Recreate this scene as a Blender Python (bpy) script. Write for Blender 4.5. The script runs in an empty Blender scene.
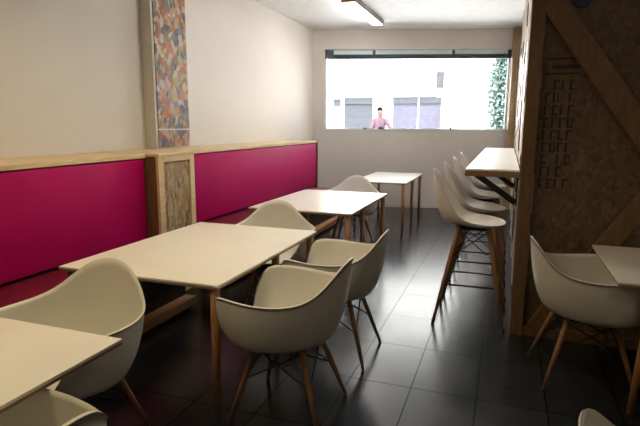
import bpy, bmesh, math, random
from mathutils import Vector, Matrix
PI = math.pi
S = bpy.context.scene
COL = S.collection
random.seed(7)

# ---------------------------------------------------------------- camera, world, light, exposure
cd = bpy.data.cameras.new('camera'); cam = bpy.data.objects.new('camera', cd); COL.objects.link(cam)
cr = Vector((0.9411203, 0.33804056, 0.00460034)); cu = Vector((-0.06150905, 0.15783182, 0.98554845)); cf = Vector((-0.33242928, 0.92780262, -0.16933128))
M = Matrix.Identity(4)
for i in range(3):
    M[i][0] = cr[i]; M[i][1] = cu[i]; M[i][2] = -cf[i]
M.translation = Vector((0, 0, 1.55))
cam.matrix_world = M
cd.sensor_width = 36.0; cd.lens = 515.0 / 640.0 * 36.0; cd.clip_start = 0.05; cd.clip_end = 200
S.camera = cam

W = bpy.data.worlds.new('sky'); S.world = W; W.use_nodes = True
nt = W.node_tree; bg = nt.nodes['Background']
sky = nt.nodes.new('ShaderNodeTexSky'); sky.sky_type = 'NISHITA'; sky.sun_disc = False
sky.sun_elevation = math.radians(52); sky.sun_rotation = math.radians(200); sky.air_density = 1.0; sky.dust_density = 2.5
nt.links.new(sky.outputs[0], bg.inputs[0]); bg.inputs[1].default_value = 2.2

def light(name, kind, loc, energy, color, size=None, target=None, size_y=None, spread=None):
    l = bpy.data.lights.new(name, kind); o = bpy.data.objects.new(name, l); COL.objects.link(o)
    o.location = loc; l.energy = energy; l.color = color
    if kind == 'AREA':
        l.size = size
        if size_y: l.shape = 'RECTANGLE'; l.size_y = size_y
        if spread: l.spread = math.radians(spread)
    elif kind == 'POINT' and size: l.shadow_soft_size = size
    if target is not None:
        o.rotation_euler = (Vector(target) - Vector(loc)).to_track_quat('-Z', 'Y').to_euler()
    return o
sun = light('sun', 'SUN', (0, -10, 30), 30.0, (1.0, 0.96, 0.9), target=(-3.0, 4.0, 0)); sun.data.angle = math.radians(1.0)
# warm ceiling lamps of the seating area (above the frame), then two added fill lights
light('seating_lamp_near', 'AREA', (-1.9, 0.9, 3.22), 20, (1.0, 0.79, 0.40), 0.5, (-1.9, 0.9, 0), 1.2, 155)
light('seating_lamp_mid', 'AREA', (-1.75, 2.9, 3.22), 14, (1.0, 0.82, 0.50), 0.5, (-1.75, 2.9, 0), 1.0, 130)
light('partition_fill', 'AREA', (1.4, 1.2, 3.22), 7.0, (1.0, 0.80, 0.55), 0.4, (1.4, 1.2, 0), 0.4)  # unseen fill added to lift the board partition and right-hand chair
light('ceiling_fill', 'POINT', (-1.1, 5.2, 2.88), 44, (1.0, 0.95, 0.90), 0.15)  # bare point light added out of view to brighten ceiling and far walls

vs = S.view_settings
vs.view_transform = 'Standard'; vs.look = 'None'; vs.gamma = 1.0; vs.use_curve_mapping = False; vs.exposure = 0.0

# ---------------------------------------------------------------- materials
def mat(name, color, rough=0.5, color2=None, scale=8.0, stretch=(1, 1, 1), bump=0.0, metal=0.0, detail=4.0, lo=0.35, hi=0.65, spec=0.5, coat=0.0, sheen=0.0, rough2=None):
    m = bpy.data.materials.new(name); m.use_nodes = True
    t = m.node_tree; b = t.nodes['Principled BSDF']
    b.inputs['Roughness'].default_value = rough; b.inputs['Metallic'].default_value = metal
    b.inputs['Specular IOR Level'].default_value = spec
    b.inputs['Coat Weight'].default_value = coat; b.inputs['Coat Roughness'].default_value = 0.15
    b.inputs['Sheen Weight'].default_value = sheen
    c2 = color2 or tuple(c * 0.93 for c in color)
    tc = t.nodes.new('ShaderNodeTexCoord'); mp = t.nodes.new('ShaderNodeMapping'); mp.inputs['Scale'].default_value = stretch
    n = t.nodes.new('ShaderNodeTexNoise'); n.inputs['Scale'].default_value = scale; n.inputs['Detail'].default_value = detail
    r = t.nodes.new('ShaderNodeValToRGB'); r.color_ramp.elements[0].position = lo; r.color_ramp.elements[1].position = hi
    r.color_ramp.elements[0].color = (*color, 1); r.color_ramp.elements[1].color = (*c2, 1)
    t.links.new(tc.outputs['Object'], mp.inputs[0]); t.links.new(mp.outputs[0], n.inputs['Vector'])
    t.links.new(n.outputs['Fac'], r.inputs[0]); t.links.new(r.outputs[0], b.inputs['Base Color'])
    if rough2 is not None:
        mr = t.nodes.new('ShaderNodeMapRange'); mr.inputs[3].default_value = rough; mr.inputs[4].default_value = rough2
        t.links.new(n.outputs['Fac'], mr.inputs[0]); t.links.new(mr.outputs[0], b.inputs['Roughness'])
    if bump:
        bp = t.nodes.new('ShaderNodeBump'); bp.inputs['Strength'].default_value = bump; bp.inputs['Distance'].default_value = 0.01
        t.links.new(n.outputs['Fac'], bp.inputs['Height']); t.links.new(bp.outputs[0], b.inputs['Normal'])
    return m

m_wall = mat('wall_paint', (0.70, 0.66, 0.60), 0.6, (0.68, 0.64, 0.58), 3)
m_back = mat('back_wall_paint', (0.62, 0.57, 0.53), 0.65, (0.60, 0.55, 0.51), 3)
m_ceil = mat('ceiling_paint', (0.88, 0.88, 0.87), 0.7)
m_white = mat('white_laminate', (0.80, 0.77, 0.70), 0.30, (0.78, 0.75, 0.68), 5)
m_edge = mat('plywood_edge', (0.30, 0.20, 0.11), 0.5, (0.2, 0.13, 0.07), 30, (1, 1, 8))
m_shell = mat('shell_plastic', (0.74, 0.72, 0.67), 0.36, (0.72, 0.70, 0.65), 4)
m_leg = mat('beech_wood', (0.42, 0.21, 0.09), 0.45, (0.33, 0.15, 0.06), 12, (6, 6, 1))
m_dowel = mat('dark_beech_dowel', (0.30, 0.15, 0.07), 0.45, (0.22, 0.105, 0.045), 12, (6, 6, 1))
m_pine = mat('pale_pine', (0.70, 0.54, 0.32), 0.5, (0.60, 0.44, 0.24), 6, (8, 1, 8), 0.05)
m_pinedim = mat('aged_pine', (0.42, 0.30, 0.17), 0.5, (0.30, 0.20, 0.10), 5, (8, 8, 1))
m_brownwood = mat('brown_plank', (0.19, 0.10, 0.042), 0.5, (0.13, 0.065, 0.026), 7, (8, 8, 1), 0.08)
m_trim = mat('trim_timber', (0.20, 0.115, 0.05), 0.55, (0.14, 0.075, 0.032), 5, (6, 6, 1.2), 0.06)
m_black = mat('black_steel', (0.012, 0.012, 0.013), 0.4, metal=0.3)
m_blackbase = mat('black_base', (0.012, 0.010, 0.009), 0.55)
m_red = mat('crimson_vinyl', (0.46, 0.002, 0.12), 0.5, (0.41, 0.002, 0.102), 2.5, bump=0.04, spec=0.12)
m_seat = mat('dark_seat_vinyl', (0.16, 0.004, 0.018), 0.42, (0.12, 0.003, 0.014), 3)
m_bluegrey = mat('blind_fabric', (0.05, 0.06, 0.07), 0.5)
m_teal = mat('rail_metal', (0.52, 0.66, 0.68), 0.4, (0.48, 0.62, 0.65))
m_frame = mat('window_paint', (0.75, 0.78, 0.80), 0.4)
m_lampbody = mat('lamp_housing', (0.5, 0.47, 0.45), 0.4)
m_brass = mat('brown_end_cap', (0.25, 0.14, 0.08), 0.4)
m_dark = mat('dark_rail', (0.22, 0.18, 0.17), 0.4)
m_blue = mat('blue_plastic', (0.01, 0.035, 0.09), 0.4)
m_ink = mat('stencil_ink', (0.018, 0.013, 0.012), 0.7, (0.045, 0.03, 0.022), 40)
m_fac = mat('white_render', (0.80, 0.78, 0.74), 0.8)
m_ledge = mat('cream_render', (0.14, 0.12, 0.10), 0.8)
m_door = mat('lavender_shutter', (0.054, 0.052, 0.066), 0.7, (0.042, 0.041, 0.053), 3, (0.3, 1, 14), spec=0.05)
m_greydoor = mat('grey_shutter', (0.030, 0.032, 0.036), 0.7, (0.04, 0.042, 0.046), 3, (0.3, 1, 14), spec=0.05)
m_pave = mat('street_paving', (0.72, 0.71, 0.68), 0.8, (0.64, 0.63, 0.60), 3)
m_leaf = mat('leaf', (0.10, 0.155, 0.125), 0.5, (0.14, 0.19, 0.165), 10, spec=0.05)
m_bark = mat('bark', (0.03, 0.025, 0.02), 0.8, spec=0.05)
m_skin = mat('skin', (0.08, 0.05, 0.04), 0.6, spec=0.05)
m_hair = mat('hair', (0.02, 0.013, 0.013), 0.7, spec=0.05)
m_pinkshirt = mat('mauve_cloth', (0.060, 0.036, 0.046), 0.8, spec=0.05)
m_navy = mat('navy_cloth', (0.008, 0.012, 0.022), 0.8, spec=0.05)
m_greybox = mat('grey_plastic', (0.10, 0.10, 0.11), 0.6)
m_signw = mat('pale_sticker', (0.7, 0.66, 0.58), 0.5)

def glass_mat():
    m = bpy.data.materials.new('window_glass'); m.use_nodes = True; t = m.node_tree
    for n in list(t.nodes): t.nodes.remove(n)
    o = t.nodes.new('ShaderNodeOutputMaterial'); mx = t.nodes.new('ShaderNodeMixShader')
    tr = t.nodes.new('ShaderNodeBsdfTransparent'); gl = t.nodes.new('ShaderNodeBsdfGlossy'); gl.inputs['Roughness'].default_value = 0.02
    fr = t.nodes.new('ShaderNodeFresnel'); fr.inputs[0].default_value = 1.35
    tr.inputs[0].default_value = (0.96, 0.98, 0.98, 1)
    t.links.new(fr.outputs[0], mx.inputs[0]); t.links.new(tr.outputs[0], mx.inputs[1]); t.links.new(gl.outputs[0], mx.inputs[2]); t.links.new(mx.outputs[0], o.inputs[0])
    return m
m_glass = glass_mat()

def tube_mat():
    m = bpy.data.materials.new('lamp_tube'); m.use_nodes = True
    b = m.node_tree.nodes['Principled BSDF']; b.inputs['Base Color'].default_value = (0.9, 0.9, 0.9, 1)
    b.inputs['Emission Color'].default_value = (1.0, 0.96, 0.92, 1); b.inputs['Emission Strength'].default_value = 26.0
    return m
m_tube = tube_mat()

def tile_mat():
    m = bpy.data.materials.new('slate_tile'); m.use_nodes = True; t = m.node_tree; b = t.nodes['Principled BSDF']
    tc = t.nodes.new('ShaderNodeTexCoord'); mp = t.nodes.new('ShaderNodeMapping')
    mp.inputs['Location'].default_value = (0.448, -0.003, 0)
    br = t.nodes.new('ShaderNodeTexBrick'); br.offset = 0.0; br.squash = 1.0
    br.inputs['Scale'].default_value = 1.0; br.inputs['Brick Width'].default_value = 0.375; br.inputs['Row Height'].default_value = 0.575
    br.inputs['Mortar Size'].default_value = 0.0045; br.inputs['Mortar Smooth'].default_value = 0.1; br.inputs['Bias'].default_value = 0
    br.inputs['Color1'].default_value = (0.024, 0.026, 0.031, 1); br.inputs['Color2'].default_value = (0.019, 0.0215, 0.026, 1); br.inputs['Mortar'].default_value = (0.003, 0.003, 0.003, 1)
    n = t.nodes.new('ShaderNodeTexNoise'); n.inputs['Scale'].default_value = 5; n.inputs['Detail'].default_value = 6
    mr = t.nodes.new('ShaderNodeMapRange'); mr.inputs[3].default_value = 0.19; mr.inputs[4].default_value = 0.31
    mo = t.nodes.new('ShaderNodeMixRGB'); mo.blend_type = 'MULTIPLY'; mo.inputs[0].default_value = 0.5
    bp = t.nodes.new('ShaderNodeBump'); bp.inputs['Strength'].default_value = 0.25; bp.inputs['Distance'].default_value = 0.004
    ad = t.nodes.new('ShaderNodeMath'); ad.operation = 'MULTIPLY_ADD'; ad.inputs[1].default_value = -3.0
    t.links.new(tc.outputs['Object'], mp.inputs[0]); t.links.new(mp.outputs[0], br.inputs['Vector']); t.links.new(tc.outputs['Object'], n.inputs['Vector'])
    t.links.new(br.outputs['Color'], mo.inputs[1]); t.links.new(n.outputs['Color'], mo.inputs[2]); t.links.new(mo.outputs[0], b.inputs['Base Color'])
    t.links.new(n.outputs['Fac'], mr.inputs[0]); t.links.new(mr.outputs[0], b.inputs['Roughness'])
    t.links.new(br.outputs['Fac'], ad.inputs[0]); ad.inputs[2].default_value = 3.0; t.links.new(ad.outputs[0], bp.inputs['Height']); t.links.new(bp.outputs[0], b.inputs['Normal'])
    sv = t.nodes.new('ShaderNodeMapRange'); sv.inputs[3].default_value = 0.38; sv.inputs[4].default_value = 0.10
    t.links.new(br.outputs['Fac'], sv.inputs[0]); t.links.new(sv.outputs[0], b.inputs['Specular IOR Level'])
    return m
m_tile = tile_mat()

def chips_mat(name, cols, sc=22.0, stretch=(1, 1, 1), rough=0.6, mixn=0.55, hard=True):
    """flaky multi-colour chips (OSB, collage): voronoi cells through a colour ramp"""
    m = bpy.data.materials.new(name); m.use_nodes = True; t = m.node_tree; b = t.nodes['Principled BSDF']
    tc = t.nodes.new('ShaderNodeTexCoord'); mp = t.nodes.new('ShaderNodeMapping'); mp.inputs['Scale'].default_value = stretch
    nz = t.nodes.new('ShaderNodeTexNoise'); nz.inputs['Scale'].default_value = sc * 0.5; nz.inputs['Detail'].default_value = 4
    mx = t.nodes.new('ShaderNodeMixRGB'); mx.inputs[0].default_value = 0.12
    v = t.nodes.new('ShaderNodeTexVoronoi'); v.inputs['Scale'].default_value = sc
    sp = t.nodes.new('ShaderNodeSeparateColor'); r = t.nodes.new('ShaderNodeValToRGB')
    r.color_ramp.interpolation = 'CONSTANT' if hard else 'LINEAR'; e = r.color_ramp.elements
    for i, c in enumerate(cols):
        p = (i + 0.5) / len(cols)
        if i == 0: e[0].color = (*c, 1)
        elif i == len(cols) - 1: e[-1].color = (*c, 1)
        else: e.new(p).color = (*c, 1)
    md = t.nodes.new('ShaderNodeMixRGB'); md.blend_type = 'MULTIPLY'; md.inputs[0].default_value = mixn
    t.links.new(tc.outputs['Object'], mp.inputs[0]); t.links.new(mp.outputs[0], nz.inputs['Vector']); t.links.new(mp.outputs[0], mx.inputs[1]); t.links.new(nz.outputs['Color'], mx.inputs[2])
    t.links.new(mx.outputs[0], v.inputs['Vector']); t.links.new(v.outputs['Color'], sp.inputs[0]); t.links.new(sp.outputs[0], r.inputs[0])
    t.links.new(r.outputs[0], md.inputs[1]); t.links.new(nz.outputs['Color'], md.inputs[2]); t.links.new(md.outputs[0], b.inputs['Base Color'])
    b.inputs['Roughness'].default_value = rough
    return m
m_osb = chips_mat('strand_board', [(0.16, 0.10, 0.055), (0.22, 0.14, 0.08), (0.11, 0.068, 0.038), (0.26, 0.17, 0.10), (0.13, 0.08, 0.044)], 42, (1, 1, 0.7), 0.6, 0.55, False)
m_osbpale = chips_mat('pale_strand_board', [(0.40, 0.28, 0.14), (0.52, 0.40, 0.22), (0.22, 0.13, 0.06), (0.58, 0.46, 0.28), (0.36, 0.24, 0.12), (0.16, 0.09, 0.05)], 24, (1, 1.4, 0.6), 0.6, 0.35)
m_collage = chips_mat('paper_collage', [(0.62, 0.48, 0.28), (0.12, 0.12, 0.15), (0.60, 0.17, 0.03), (0.55, 0.40, 0.22), (0.07, 0.06, 0.07), (0.62, 0.24, 0.07), (0.24, 0.24, 0.28), (0.72, 0.62, 0.46), (0.30, 0.16, 0.07), (0.10, 0.09, 0.10)], 21, (1, 1, 0.8), 0.5, 0.7)
m_rough = chips_mat('chipped_planks_painted_glints', [(0.80, 0.74, 0.64), (0.20, 0.10, 0.05), (0.78, 0.70, 0.6), (0.16, 0.08, 0.04), (0.85, 0.8, 0.72), (0.24, 0.13, 0.06)], 5, (1, 0.55, 1.1), 0.4, 0.2)  # white cells paint in bright highlights as well as chipped paint on brown wood

# ---------------------------------------------------------------- mesh helpers
def box(bm, x0, x1, y0, y1, z0, z1, bev=0.0, mtx=None):
    r = bmesh.ops.create_cube(bm, size=1.0)
    v = r['verts']
    for q in v:
        q.co = Vector(((x0 + x1) / 2 + q.co.x * (x1 - x0), (y0 + y1) / 2 + q.co.y * (y1 - y0), (z0 + z1) / 2 + q.co.z * (z1 - z0)))
    if bev:
        es = list({e for q in v for e in q.link_edges})
        bb = bmesh.ops.bevel(bm, geom=es, offset=bev, segments=2, affect='EDGES', profile=0.6)
        v = list({q for f in bb['faces'] for q in f.verts} | {q for q in v if q.is_valid})
    if mtx is not None:
        for q in v: q.co = mtx @ q.co
    return v

def tube(bm, pts, rad, seg=10, cap=True):
    """pts: polyline; rad: one radius or one per point"""
    pts = [Vector(p) for p in pts]
    if not isinstance(rad, (list, tuple)): rad = [rad] * len(pts)
    rings = []
    for i, p in enumerate(pts):
        a = pts[max(i - 1, 0)]; b = pts[min(i + 1, len(pts) - 1)]
        d = (b - a).normalized(); up = Vector((0, 0, 1)) if abs(d.z) < 0.95 else Vector((1, 0, 0))
        x = d.cross(up).normalized(); y = d.cross(x)
        rings.append([bm.verts.new(p + (x * math.cos(2 * PI * k / seg) + y * math.sin(2 * PI * k / seg)) * rad[i]) for k in range(seg)])
    for a, b in zip(rings, rings[1:]):
        for k in range(seg):
            f = bm.faces.new((a[k], a[(k + 1) % seg], b[(k + 1) % seg], b[k])); f.smooth = True
    if cap:
        bm.faces.new(rings[0]); bm.faces.new(rings[-1])

def beam(bm, p0, p1, w, t, bev=0.004):
    """rectangular timber from p0 to p1 lying in the XZ plane, w across, t along Y"""
    p0 = Vector(p0); p1 = Vector(p1); d = p1 - p0; L = d.length; ang = math.atan2(d.z, d.x)
    m = Matrix.Translation((p0 + p1) / 2) @ Matrix.Rotation(-ang, 4, 'Y')
    box(bm, -L / 2, L / 2, -t / 2, t / 2, -w / 2, w / 2, bev, m)

def obj(name, bm, m, parent=None, smooth=False):
    bmesh.ops.recalc_face_normals(bm, faces=bm.faces)
    me = bpy.data.meshes.new(name); bm.to_mesh(me); bm.free()
    if smooth:
        for p in me.polygons: p.use_smooth = True
    me.materials.append(m)
    o = bpy.data.objects.new(name, me); COL.objects.link(o)
    if parent: o.parent = parent
    return o
def tag(o, label, cat, group=None, kind=None):
    if label: o['label'] = label
    if cat: o['category'] = cat
    if group: o['group'] = group
    if kind: o['kind'] = kind
    return o
def thing(name, label, cat, loc=(0, 0, 0), rz=0.0, group=None):
    o = bpy.data.objects.new(name, None); COL.objects.link(o); o.empty_display_size = 0.1
    o.location = loc; o.rotation_euler = (0, 0, rz)
    return tag(o, label, cat, group)
def struct(name, bm, m, parent=None):
    o = obj(name, bm, m, parent)
    if parent is None: o['kind'] = 'structure'
    return o
def dup(root, loc, rz, label, group=None):
    r = root.copy(); COL.objects.link(r); r.location = loc; r.rotation_euler = (0, 0, rz); r['label'] = label
    if group: r['group'] = group
    for ch in list(root.children):
        c = ch.copy(); COL.objects.link(c); c.parent = r
        for g in list(ch.children):
            e = g.copy(); COL.objects.link(e); e.parent = c
    return r
def B(): return bmesh.new()
def one(name, m, dims, parent=None, bev=0.0, st=False):
    b = B(); box(b, *dims, bev)
    return struct(name, b, m, parent) if st else obj(name, b, m, parent)

# ---------------------------------------------------------------- room shell
H = 3.25
one('floor', m_tile, (-3.6, 3.5, -3.0, 10.5, -0.1, 0.0), st=True)
one('ceiling', m_ceil, (-3.6, 3.5, -3.0, 10.45, H, H + 0.15), st=True)
one('wall_left', m_wall, (-3.6, -3.45, -3.0, 9.6, 0.0, H), st=True)
one('wall_front', m_wall, (-3.6, 3.5, -3.15, -3.0, 0.0, H), st=True)
one('wall_right', m_wall, (3.4, 3.55, -3.0, 4.05, 0.0, H), st=True)

# back wall, slightly oblique, with a wide high window opening
LB = Vector((-3.45, 9.2, 0)); RB = Vector((0.14, 10.2, 0)); wd = (RB - LB).normalized(); wn = Vector((-wd.y, wd.x, 0))
MW = Matrix(((wd.x, wn.x, 0, LB.x), (wd.y, wn.y, 0, LB.y), (0, 0, 1, 0), (0, 0, 0, 1)))   # local x along wall, y outward, z up
WL = (RB - LB).length
S0, S1, Z0, Z1 = 0.222, 3.57, 1.465, 2.90
b = B()
for d in ((-0.15, S0, 0, 0.12, 0, H), (S1, WL + 0.15, 0, 0.12, 0, H), (S0, S1, 0, 0.12, 0, Z0), (S0, S1, 0, 0.12, Z1, H)):
    box(b, *d, 0, MW)
struct('wall_back', b, m_back)
b = B(); box(b, -0.02, WL, -0.012, 0.0, 0.0, 0.07, 0.003, MW); struct('baseboard_back', b, m_back)

win = bpy.data.objects.new('window_1', None); COL.objects.link(win); win['kind'] = 'structure'
b = B()
for d in ((S0, S0 + 0.03, 0.07, 0.11, Z0, Z1), (S1 - 0.03, S1, 0.07, 0.11, Z0, Z1), (S0 + 0.03, S1 - 0.03, 0.07, 0.11, Z0, Z0 + 0.02), (S0 + 0.03, S1 - 0.03, 0.07, 0.11, Z1 - 0.03, Z1)):
    box(b, *d, 0.004, MW)
obj('window_frame', b, m_frame, win)
b = B(); box(b, S0 + 0.03, S1 - 0.03, 0.088, 0.094, Z0 + 0.02, Z1 - 0.03, 0, MW); obj('window_pane', b, m_glass, win)
b = B(); box(b, S0 - 0.01, S1 + 0.01, -0.012, 0.07, Z0 - 0.012, Z0, 0.003, MW); obj('window_sill', b, m_frame, win)

for sx_, w_, h_, m_, lab in ((0.98, 0.06, 0.035, m_black, 'small dark block on the window sill left of the person outside'), (1.28, 0.09, 0.05, m_greybox, 'small grey box on the window sill just right of the person outside'), (2.56, 0.035, 0.05, m_black, 'small dark knob on the window sill, right half of the window')):
    b = B(); box(b, sx_ - w_ / 2, sx_ + w_ / 2, 0.02, 0.06, Z0 + 0.0005, Z0 + h_, 0.006, MW); tag(obj('sill_box' if w_ > 0.05 else 'sill_block', b, m_), lab, 'fitting')

# rolled-up blind on its rail inside the window head
rb = thing('roller_blind', 'dark rolled-up roller blind across the top of the window', 'blind', MW @ Vector(((S0 + S1) / 2, 0.04, 2.80)))
MI = Matrix.Translation(-rb.location)
b = B(); tube(b, [MI @ (MW @ Vector((S0 + 0.06, 0.030, 2.775))), MI @ (MW @ Vector((S1 - 0.01, 0.030, 2.775)))], 0.042, 16); obj('blind_roll', b, m_bluegrey, rb)
b = B(); box(b, S0 + 0.04, S1 - 0.01, 0.035, 0.060, 2.815, 2.898, 0.004, MI @ MW); obj('top_rail', b, m_teal, rb)
for s, w in ((S0 + 0.085, 0.15), (1.12, 0.05), (2.55, 0.04), (S1 - 0.03, 0.05)):
    b = B(); box(b, s - w / 2, s + w / 2, -0.016, 0.066, 2.745, 2.885, 0.006, MI @ MW); obj('mounting_bracket', b, m_bluegrey, rb)

# pilaster with a paper collage, above the bench ledge
one('wall_pilaster', m_wall, (-3.46, -3.325, 4.38, 4.97, 0.0, H), st=True)
pc = one('collage', m_collage, (-3.323, -3.315, 4.41, 4.95, 1.50, H - 0.005)); tag(pc, 'tall strip of orange, grey and beige paper collage on the wall pier', 'wall decoration')
pc2 = one('collage', m_collage, (-3.323, -3.315, 4.41, 4.95, 1.31, 1.485)); tag(pc2, 'small square of paper collage just above the bench ledge', 'wall decoration')

# partition on the right: rough plank flank towards the bar, strand board towards the room, timber braces
PY = 3.95
one('wall_bar', m_rough, (0.14, 0.20, PY + 0.02, 10.30, 0.0, H), st=True)
b = B()
for k in range(16):
    y0 = PY + 0.03 + k * 0.39
    box(b, 0.126 + 0.006 * (k % 3), 0.141, y0, y0 + 0.37, 0.02, H - 0.01, 0.003)
struct('trim_1', b, m_rough)
b = B(); box(b, WL - 0.16, WL - 0.02, -0.09, -0.015, 0.0, H, 0.004, MW); struct('trim_6', b, m_pinedim)
wp = one('wall_partition', m_osb, (0.195, 3.4, PY + 0.03, PY + 0.10, 0.0, H), st=True)
one('trim_2', m_trim, (0.105, 0.195, PY - 0.02, PY + 0.032, 0.0, H), bev=0.004, st=True)
b = B(); beam(b, (0.20, PY + 0.005, 2.419), (1.02, PY + 0.005, 1.246), 0.148, 0.05)
struct('trim_3', b, m_trim)
b = B(); beam(b, (0.275, PY + 0.005, 0.06), (1.0, PY + 0.005, 1.22), 0.122, 0.05); struct('trim_4', b, m_trim)
one('trim_5', m_trim, (0.195, 3.4, PY - 0.005, PY + 0.032, 0.0, 0.075), bev=0.003, st=True)
b = B()
def glyph(x, z, w, h): box(b, x, x + w, PY + 0.027, PY + 0.031, z, z + h)
glyph(0.265, 1.93, 0.17, 0.03); glyph(0.225, 1.995, 0.20, 0.012); glyph(0.225, 1.895, 0.21, 0.012)
for r in range(9):
    z = 1.79 - r * 0.085
    for k in range(4):
        if (r * 5 + k * 3) % 11 == 0: continue
        x = 0.232 + k * 0.05
        glyph(x, z, 0.014, 0.07)
        if (r + k) % 2: glyph(x, z + 0.058, 0.038, 0.011)
        if (r + k) % 3 == 0: glyph(x, z, 0.038, 0.011)
        if (r * k) % 4 == 1: glyph(x + 0.028, z, 0.010, 0.07)
st = obj('stencil_print', b, m_ink, wp)
b = B(); bmesh.ops.create_cone(b, cap_ends=True, segments=24, radius1=0.055, radius2=0.05, depth=0.016, matrix=Matrix.Translation((0.415, PY + 0.022, 2.375)) @ Matrix.Rotation(PI / 2, 4, 'X'))
tag(obj('round_badge', b, m_blue), 'small dark blue round badge high on the strand board', 'badge')

# ---------------------------------------------------------------- banquette along the left wall
def banquette(name, y0, y1, label, panels, end):
    t = thing(name, label, 'bench', (-2.9, (y0 + y1) / 2, 0), 0, 'magenta upholstered wall benches')
    X = lambda x: x + 2.9
    Yc = (y0 + y1) / 2
    a, c = y0 - Yc, y1 - Yc
    one('carcass', m_blackbase, (X(-3.44), X(-2.96), a, c, 0.0, 1.262), t)
    one('ledge', m_pine, (X(-3.445), X(-2.872), a, c, 1.262, 1.296), t, 0.004)
    n = panels; w = (c - a - 0.01) / n
    for k in range(n):
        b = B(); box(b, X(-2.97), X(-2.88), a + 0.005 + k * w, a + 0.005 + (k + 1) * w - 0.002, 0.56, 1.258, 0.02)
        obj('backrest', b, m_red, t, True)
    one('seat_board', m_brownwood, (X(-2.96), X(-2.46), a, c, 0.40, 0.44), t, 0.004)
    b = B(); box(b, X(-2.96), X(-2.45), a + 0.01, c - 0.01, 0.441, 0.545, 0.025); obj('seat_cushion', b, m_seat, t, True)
    one('base', m_blackbase, (X(-2.96), X(-2.53), a, c, 0.0, 0.40), t)
    b = B(); box(b, X(-2.53), X(-2.42), a, c, 0.03, 0.10, 0.004); obj('foot_rail', b, m_leg, t)
    if end: one('end_panel', m_brownwood, (X(-3.44), X(-2.865), c, c + 0.03, 0.0, 1.30), t, 0.003)
    return t
banquette('banquette', -0.3, 3.63, 'long crimson banquette nearest the camera, left of the boxed wooden post', 2, False)
banquette('banquette', 4.17, 7.86, 'magenta banquette beyond the boxed wooden post, ending near the window wall', 1, True)
# boxed post between the two benches
t = thing('bench_post', 'boxed post with pale wooden frame and speckled board, standing between the two banquettes', 'post', (-3.0, 3.9, 0))
b = B(); box(b, -0.43, 0.222, -0.262, 0.262, 0.0, 1.275); obj('core', b, m_brownwood, t)
one('infill_board', m_osbpale, (0.222, 0.236, -0.20, 0.20, 0.05, 1.24), t)
b = B()
for d in ((0.222, 0.25, -0.268, -0.195, 0, 1.275), (0.222, 0.25, 0.195, 0.266, 0, 1.275), (0.222, 0.25, -0.195, 0.195, 1.225, 1.275), (0.222, 0.25, -0.195, 0.195, 0.0, 0.06)): box(b, *d, 0.003)
obj('face_frame', b, m_pine, t)
one('cap', m_pine, (-0.44, 0.255, -0.268, 0.268, 1.275, 1.30), t, 0.004)

# ---------------------------------------------------------------- tables
def table(w, d, loc, label, ys, splay=0.0, inx=0.045, group='white dining tables along the banquettes', hz=0.74):
    t = thing('dining_table', label, 'table', loc, 0, group)
    one('tabletop', m_white, (-w / 2, w / 2, -d / 2, d / 2, hz - 0.012, hz), t, 0.002)
    one('under_board', m_edge, (-w / 2 + 0.002, w / 2 - 0.002, -d / 2 + 0.002, d / 2 - 0.002, hz - 0.024, hz - 0.012), t)
    for sx in (-1, 1):
        for y in ys:
            if sx < 0 and abs(y) < 0.25: continue
            b = B(); x = sx * (w / 2 - inx - splay); sy = 0 if abs(y) < 0.1 else (1 if y > 0 else -1)
            tube(b, [(x, y - sy * splay, hz - 0.024), (x + sx * splay * 0.5, y - sy * splay * 0.5, 0.40), (x + sx * splay, y, 0.0)], [0.026, 0.024, 0.017], 12)
            obj('leg', b, m_leg, t)
    return t
table(1.06, 1.46, (-1.865, 0.765, 0), 'cream-topped dining table cut off by the left edge, nearest the camera', (-0.45, 0.45), inx=0.30)
table(1.045, 1.47, (-1.8575, 2.925, 0), 'long cream-topped dining table beside the boxed post, second from the camera', (-0.69, 0.065, 0.69))
table(1.06, 1.54, (-1.835, 5.27, 0), 'white-topped dining table shining in window light, third along the benches', (-0.72, -0.2, 0.72))
table(0.80, 1.60, (-1.70, 8.02, 0), 'narrow white dining table farthest back, below the window wall', (-0.75, 0.0, 0.75))
table(1.0, 0.92, (1.10, 3.45, 0), 'tan-lit table on the right against the braced board partition', (-0.45, 0.40), 0.08, 0.12, 'table by the partition')

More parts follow.
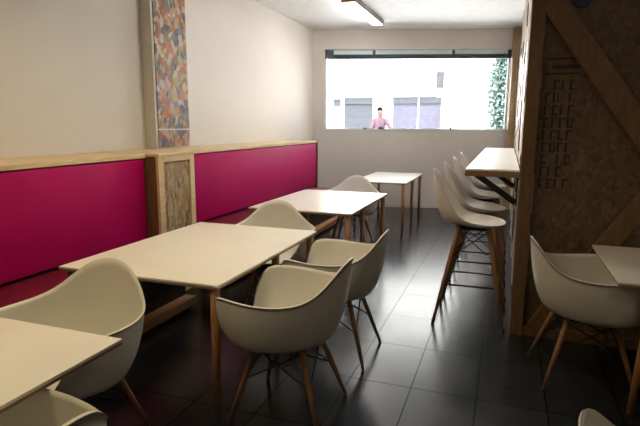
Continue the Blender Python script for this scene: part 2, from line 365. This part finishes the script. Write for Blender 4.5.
# ---------------------------------------------------------------- chairs
ARM = [(0, .245, .425), (16, .257, .426), (25, .278, .432), (32, .312, .458), (37, .338, .520), (41, .356, .595), (46, .362, .643), (54, .355, .656), (68, .338, .654), (85, .324, .648), (100, .316, .645), (118, .314, .650), (132, .316, .670), (145, .321, .715), (156, .325, .768), (166, .327, .80), (180, .328, .815)]
SIDE = [(0, .225, .420), (20, .232, .421), (38, .245, .423), (55, .25, .427), (75, .244, .434), (95, .235, .444), (112, .230, .466), (126, .238, .52), (138, .27, .63), (150, .31, .745), (160, .328, .80), (170, .33, .823), (180, .33, .83)]
def lerp_rim(tab, a):
    a = abs(a)
    for (a0, r0, z0), (a1, r1, z1) in zip(tab, tab[1:]):
        if a <= a1 + 1e-6:
            u = (a - a0) / (a1 - a0)
            return r0 + (r1 - r0) * u, z0 + (z1 - z0) * u
    return tab[-1][1:]
def shell_bm(tab, zb=0.0, seat=0.405):
    """one-piece moulded seat: rings around the seat centre swept up to a rim of varying height; +X is the front"""
    n = 72; T = [0.12, 0.25, 0.38, 0.48, 0.56, 0.63, 0.70, 0.77, 0.84, 0.91, 0.97, 1.0]
    # smooth the rim table
    rim = []
    for k in range(n):
        a = -180 + 360 * k / n; acc = [lerp_rim(tab, (a + d + 180) % 360 - 180) for d in (-6, -3, 0, 3, 6)]
        rim.append((a, sum(q[0] for q in acc) / 5, sum(q[1] for q in acc) / 5))
    def pt(k, t):
        a, R, zr = rim[k]
        ts = 0.52; side = max(0.0, 1 - abs(abs(a) - 75) / 70)   # side walls stand steeper than the back
        gb = 0.66 + 0.18 * side; sn = 0.65 + 0.27 * side
        if t < ts:
            g = gb * t / ts; z = seat - 0.018 * (1 - (t / ts) ** 2) + 0.0
        else:
            u = (t - ts) / (1 - ts); ph = u * PI / 2
            g = gb + (1 - gb) * (sn * math.sin(ph) + (1 - sn) * u)
            c1 = 0.45 - 0.25 * side
            s = c1 * (1 - math.cos(ph)) + (1 - c1) * u ** (1.5 - 0.35 * side)
            z = seat + (zr - seat) * s
        ar = math.radians(a)
        return Vector((R * g * math.cos(ar), R * g * math.sin(ar), z + zb))
    bm = bmesh.new(); th = 0.006
    inner = [[pt(k, t) for k in range(n)] for t in T]
    ctr = Vector((0, 0, seat - 0.018 + zb))
    nor = []
    for i in range(len(T)):
        row = []
        for k in range(n):
            p = inner[i][k]
            du = inner[i][(k + 1) % n] - inner[i][k - 1]
            dv = (inner[min(i + 1, len(T) - 1)][k] - (inner[i - 1][k] if i else ctr))
            nn = du.cross(dv)
            if nn.length < 1e-9: nn = Vector((0, 0, 1))
            nn.normalize()
            c = Vector((0, 0, seat + zb + 0.35)) - p
            if nn.dot(c) < 0: nn = -nn
            row.append(nn)
        nor.append(row)
    vi = [[bm.verts.new(p) for p in r] for r in inner]
    vo = [[bm.verts.new(inner[i][k] - nor[i][k] * th) for k in range(n)] for i in range(len(T))]
    # rolled lip
    lip = []
    for k in range(n):
        p = inner[-1][k]; out = Vector((p.x, p.y, 0)).normalized()
        lip.append(bm.verts.new(p + out * 0.010 + Vector((0, 0, -0.004))))
    ci = bm.verts.new(ctr); co = bm.verts.new(ctr - Vector((0, 0, th)))
    for k in range(n):
        j = (k + 1) % n
        bm.faces.new((ci, vi[0][k], vi[0][j])); bm.faces.new((co, vo[0][j], vo[0][k]))
        for i in range(len(T) - 1):
            bm.faces.new((vi[i][k], vi[i + 1][k], vi[i + 1][j], vi[i][j]))
            bm.faces.new((vo[i][k], vo[i][j], vo[i + 1][j], vo[i + 1][k]))
        bm.faces.new((vi[-1][k], lip[k], lip[j], vi[-1][j])); bm.faces.new((lip[k], vo[-1][k], vo[-1][j], lip[j]))
    return bm

def make_armchair(label):
    t = thing('armchair', label, 'chair', (0, 0, 0), 0, 'white tub chairs on dowel legs')
    b = shell_bm(ARM)
    for v in b.verts: v.co = Vector((v.co.x * 1.06, v.co.y * 1.08, v.co.z * 1.085))
    obj('shell', b, m_shell, t, True)
    tops = {}; feet = {}
    for sx in (1, -1):
        for sy in (1, -1):
            a = Vector((sx * 0.125 - 0.01, sy * 0.125, 0.425)); f = Vector((sx * 0.25 - 0.02, sy * 0.235, 0.0))
            b = B(); tube(b, [a, a.lerp(f, 0.5), f], [0.0165, 0.015, 0.010], 12); obj('leg', b, m_dowel, t)
            tops[sx, sy] = a; feet[sx, sy] = f
    b = B()
    box(b, -0.13, 0.11, -0.13, 0.13, 0.396, 0.404, 0.002)
    for s in (1, -1):
        tube(b, [(s * 0.10 - 0.01, -0.13, 0.40), (s * 0.10 - 0.01, 0.13, 0.40)], 0.006, 8)
        tube(b, [(-0.13, s * 0.11, 0.40), (0.11, s * 0.11, 0.40)], 0.006, 8)
    obj('mount_plate', b, m_black, t)
    b = B()
    for (p, q) in (((1, 1), (1, -1)), ((-1, 1), (-1, -1)), ((1, 1), (-1, 1)), ((1, -1), (-1, -1))):
        for (i, j) in ((p, q), (q, p)):
            tube(b, [tops[i].lerp(feet[i], 0.08), tops[j].lerp(feet[j], 0.48)], 0.0042, 8)
    obj('wire_brace', b, m_black, t)
    return t
def make_stool(label):
    t = thing('bar_stool', label, 'stool', (0, 0, 0), 0, 'white shell bar stools along the counter')
    zb = 0.385
    obj('shell', shell_bm(SIDE, zb), m_shell, t, True)
    tops = {}; feet = {}
    for sx in (1, -1):
        for sy in (1, -1):
            a = Vector((sx * 0.11, sy * 0.11, 0.775)); f = Vector((sx * 0.265, sy * 0.255, 0.0))
            b = B(); tube(b, [a, a.lerp(f, 0.5), f.lerp(a, 0.05)], [0.017, 0.0165, 0.013], 12); lg = obj('leg', b, m_dowel, t)
            b = B(); tube(b, [f.lerp(a, 0.05), f], [0.014, 0.013], 12); obj('foot_cap', b, m_black, lg)
            tops[sx, sy] = a; feet[sx, sy] = f
    b = B(); box(b, -0.125, 0.125, -0.125, 0.125, 0.748, 0.758, 0.002)
    for s in (1, -1):
        tube(b, [(s * 0.11, -0.12, 0.753), (s * 0.11, 0.12, 0.753)], 0.007, 8)
    obj('mount_plate', b, m_black, t)
    b = B()
    ring = [tops[k].lerp(feet[k], 0.59) for k in ((1, 1), (1, -1), (-1, -1), (-1, 1))]
    for i in range(4): tube(b, [ring[i], ring[(i + 1) % 4]], 0.007, 8)
    obj('footrest', b, m_black, t)
    b = B()
    ks = ((1, 1), (1, -1), (-1, -1), (-1, 1))
    for i in range(4):
        p, q = ks[i], ks[(i + 1) % 4]
        for (c, d) in ((p, q), (q, p)): tube(b, [tops[c].lerp(feet[c], 0.04), tops[d].lerp(feet[d], 0.32)], 0.0045, 8)
    obj('wire_brace', b, m_black, t)
    return t

D = math.radians
chairs = [
    ((-1.06, 2.43, 0), D(180), 'white tub chair with its back to the aisle, at near half of second table'),
    ((-1.04, 3.22, 0), D(180), 'white tub chair with its back to the aisle, at far half of second table'),
    ((-1.25, 0.80, 0), D(180), 'white tub chair at the bottom left corner, only its rounded armrest in view'),
    ((-1.82, 1.68, 0), D(-84), 'cream tub chair facing the camera in the gap between the nearest and second tables'),
    ((-1.80, 3.85, 0), D(-72), 'cream tub chair facing the camera in the gap beyond the second table'),
    ((-1.84, 6.35, 0), D(-85), 'cream tub chair facing the camera in the gap beyond the third table'),
    ((0.53, 3.40, 0), D(8), 'dim tub chair drawn up to the table on the right by the board partition'),
    ((0.55, 1.18, 0), D(-10), 'tub chair at the bottom right edge, only the top of its back in view'),
]
c0 = None
for loc, rz, lab in chairs:
    if c0 is None:
        c0 = make_armchair(lab); c0.location = loc; c0.rotation_euler = (0, 0, rz)
    else: dup(c0, loc, rz, lab)

# ---------------------------------------------------------------- counter and stools
t = thing('bar_counter', 'narrow white-topped wall counter with wooden edge and black brackets, above the bar stools', 'counter', (0.14, 6.7, 0))
one('worktop', m_white, (-0.45, -0.025, -2.2, 2.2, 1.175, 1.19), t, 0.002)
one('wooden_edge', m_trim, (-0.455, -0.025, -2.205, 2.205, 1.128, 1.175), t, 0.003)
for y in (-1.95, -0.65, 0.65, 1.95):
    b = B(); box(b, -0.40, -0.025, y - 0.02, y + 0.02, 1.118, 1.128); box(b, -0.035, -0.025, y - 0.02, y + 0.02, 0.86, 1.128)
    beam(b, (-0.37, y, 1.12), (-0.035, y, 0.885), 0.05, 0.04, 0.003)
    obj('bracket', b, m_black, t)
s0 = None
for i, (y, lab) in enumerate(((4.2, 'nearest white bar stool at the wall counter, its dowel legs in full view'), (4.95, 'second bar stool from the camera at the wall counter'), (5.85, 'third bar stool from the camera at the wall counter'), (6.8, 'farthest bar stool at the wall counter, nearest the window'))):
    if s0 is None: s0 = make_stool(lab); s0.location = (-0.20, y, 0)
    else: dup(s0, (-0.20, y, 0), 0, lab)

# ---------------------------------------------------------------- ceiling lamp
t = thing('ceiling_lamp', 'long lit white tube lamp with a dark rail on the ceiling near the window', 'lamp', (-2.10, 8.0, H))
one('housing', m_lampbody, (-0.06, 0.06, -1.0, 0.75, -0.035, 0.0), t, 0.004)
one('diffuser', m_tube, (-0.10, 0.05, -0.98, 0.73, -0.075, -0.035), t, 0.01)
one('side_rail', m_dark, (0.055, 0.085, -1.0, 0.70, -0.075, -0.0), t, 0.003)
one('end_cap', m_brass, (-0.11, 0.06, -1.04, -0.98, -0.08, 0.0), t, 0.004)

# ---------------------------------------------------------------- the street outside
G = 0.30
b = B(); box(b, -22, 14, 10.6, 40, G - 0.3, G); struct('street', b, m_pave)
t = thing('building', 'white overexposed building with lavender shutters across the street', 'building', (-4, 20, G))
one('facade', m_fac, (-14, 12, 0, 6, 0, 9), t)
one('cornice', m_ledge, (-14, 1.45, -0.12, 0, 2.33, 2.45), t, 0.01)
for x0, x1, m in ((-2.15, -1.0, m_greydoor), (-0.2, 0.75, m_door), (0.8, 1.62, m_door)):
    f = one('shutter', m, (x0, x1, -0.03, 0.02, 0.0, 2.28), t)
    one('shutter_box', m_greydoor, (x0, x1, -0.07, -0.03, 2.05, 2.28), f)
for x0, x1, z0, z1 in ((1.40, 1.68, 2.6, 3.2), (-2.6, -2.3, 1.95, 2.25)):
    one('window', m_greydoor, (x0, x1, -0.03, 0.02, z0, z1), t)
one('pier', m_fac, (1.75, 3.3, -0.35, 0, 0, 9), t, 0.01)

def tree(loc):
    t = thing('street_tree', 'pale green leafy tree outside at the right end of the window', 'tree', loc)
    b = B(); tube(b, [(0, 0, 0), (0.03, 0, 0.9), (-0.02, 0.02, 2.9)], [0.06, 0.05, 0.02], 10)
    for k in range(7):
        a = k * 2.4; z = 1.2 + k * 0.22; tube(b, [(0, 0, z), (0.18 * math.cos(a), 0.18 * math.sin(a), z + 0.25)], [0.018, 0.008], 6)
    obj('trunk', b, m_bark, t)
    rr = random.Random(3); b = B()
    for k in range(2200):
        z = rr.uniform(1.1, 3.25); R = 0.27 * (1 - ((z - 2.1) / 1.3) ** 2) + 0.05
        a = rr.uniform(0, 2 * PI); q = R * math.sqrt(rr.random())
        p = Vector((q * math.cos(a), q * math.sin(a), z)); rot = Matrix.Rotation(rr.uniform(0, 6.28), 3, 'Z') @ Matrix.Rotation(rr.uniform(-1.2, 1.2), 3, 'X')
        L, w = 0.13, 0.075
        vs_ = [b.verts.new(p + rot @ Vector(c)) for c in ((0, 0, 0), (w / 2, L * 0.45, 0.008), (0, L, 0), (-w / 2, L * 0.45, 0.008))]
        b.faces.new(vs_)
    obj('foliage', b, m_leaf, t)
tree((-0.22, 14.0, G))

def person(loc, rz):
    t = thing('person', 'person in mauve top and navy trousers outside, seen small through the window', 'person', loc, rz)
    me = bpy.data.meshes.new('body'); b = B()
    P = [(0, 0, .93), (0, 0, 1.12), (0, 0, 1.36), (0, .01, 1.47), (0, .03, 1.56), (0, .02, 1.68),
         (.17, 0, 1.39), (.24, .02, 1.12), (.22, .14, .92), (-.17, 0, 1.39), (-.30, .06, 1.16), (-.42, .16, 1.02),
         (.09, 0, .88), (.10, .03, .48), (.10, 0, .07), (.10, .13, .03), (-.09, 0, .88), (-.11, .05, .48), (-.11, -.02, .07), (-.11, .11, .03)]
    E = [(0, 1), (1, 2), (2, 3), (3, 4), (4, 5), (2, 6), (6, 7), (7, 8), (2, 9), (9, 10), (10, 11), (0, 12), (12, 13), (13, 14), (14, 15), (0, 16), (16, 17), (17, 18), (18, 19)]
    Rr = [.13, .125, .14, .055, .085, .085, .06, .042, .035, .06, .042, .035, .085, .058, .042, .03, .085, .058, .042, .03]
    me.from_pydata([Vector(p) for p in P], E, []); o = bpy.data.objects.new('body', me); COL.objects.link(o); o.parent = t
    md = o.modifiers.new('skin', 'SKIN'); sk = me.skin_vertices[0].data
    for i, r in enumerate(Rr): sk[i].radius = (r, r * (0.72 if i < 3 else 1))
    sk[0].use_root = True
    o.modifiers.new('sub', 'SUBSURF').levels = 2; o.modifiers['sub'].render_levels = 2
    me.materials.append(m_skin)
    b = B(); bmesh.ops.create_uvsphere(b, u_segments=16, v_segments=10, radius=0.105, matrix=Matrix.Translation((0, -0.01, 1.66)) @ Matrix.Diagonal((0.9, 1.02, 1.05, 1)))
    bmesh.ops.delete(b, geom=[v for v in b.verts if v.co.y > 0.045 and v.co.z < 1.70], context='VERTS'); obj('hair', b, m_hair, t, True)
    b = B(); n = 20
    prof = [(0.94, .165, .12), (1.1, .155, .115), (1.28, .185, .125), (1.40, .195, .11), (1.455, .09, .075)]
    rings = [[b.verts.new((w * math.cos(2 * PI * k / n), d * math.sin(2 * PI * k / n), z)) for k in range(n)] for z, w, d in prof]
    for r0, r1 in zip(rings, rings[1:]):
        for k in range(n): b.faces.new((r0[k], r0[(k + 1) % n], r1[(k + 1) % n], r1[k]))
    for s, pts in ((1, P[6:9]), (-1, P[9:12])): tube(b, pts[:2] + [tuple(Vector(pts[1]).lerp(Vector(pts[2]), 0.3))], [.078, .062, .058], 12)
    obj('top', b, m_pinkshirt, t, True)
    b = B(); rings = [[b.verts.new((w * math.cos(2 * PI * k / n), d * math.sin(2 * PI * k / n), z)) for k in range(n)] for z, w, d in ((.84, .165, .12), (.93, .17, .125), (1.0, .16, .118))]
    for r0, r1 in zip(rings, rings[1:]):
        for k in range(n): b.faces.new((r0[k], r0[(k + 1) % n], r1[(k + 1) % n], r1[k]))
    for s in (1, -1): tube(b, [(s * .085, 0, .9), (s * .105, .04, .48), (s * .105, -.01, .08)], [.10, .075, .06], 12)
    obj('trousers', b, m_navy, t, True)
person((-3.53, 15.0, G), D(200))
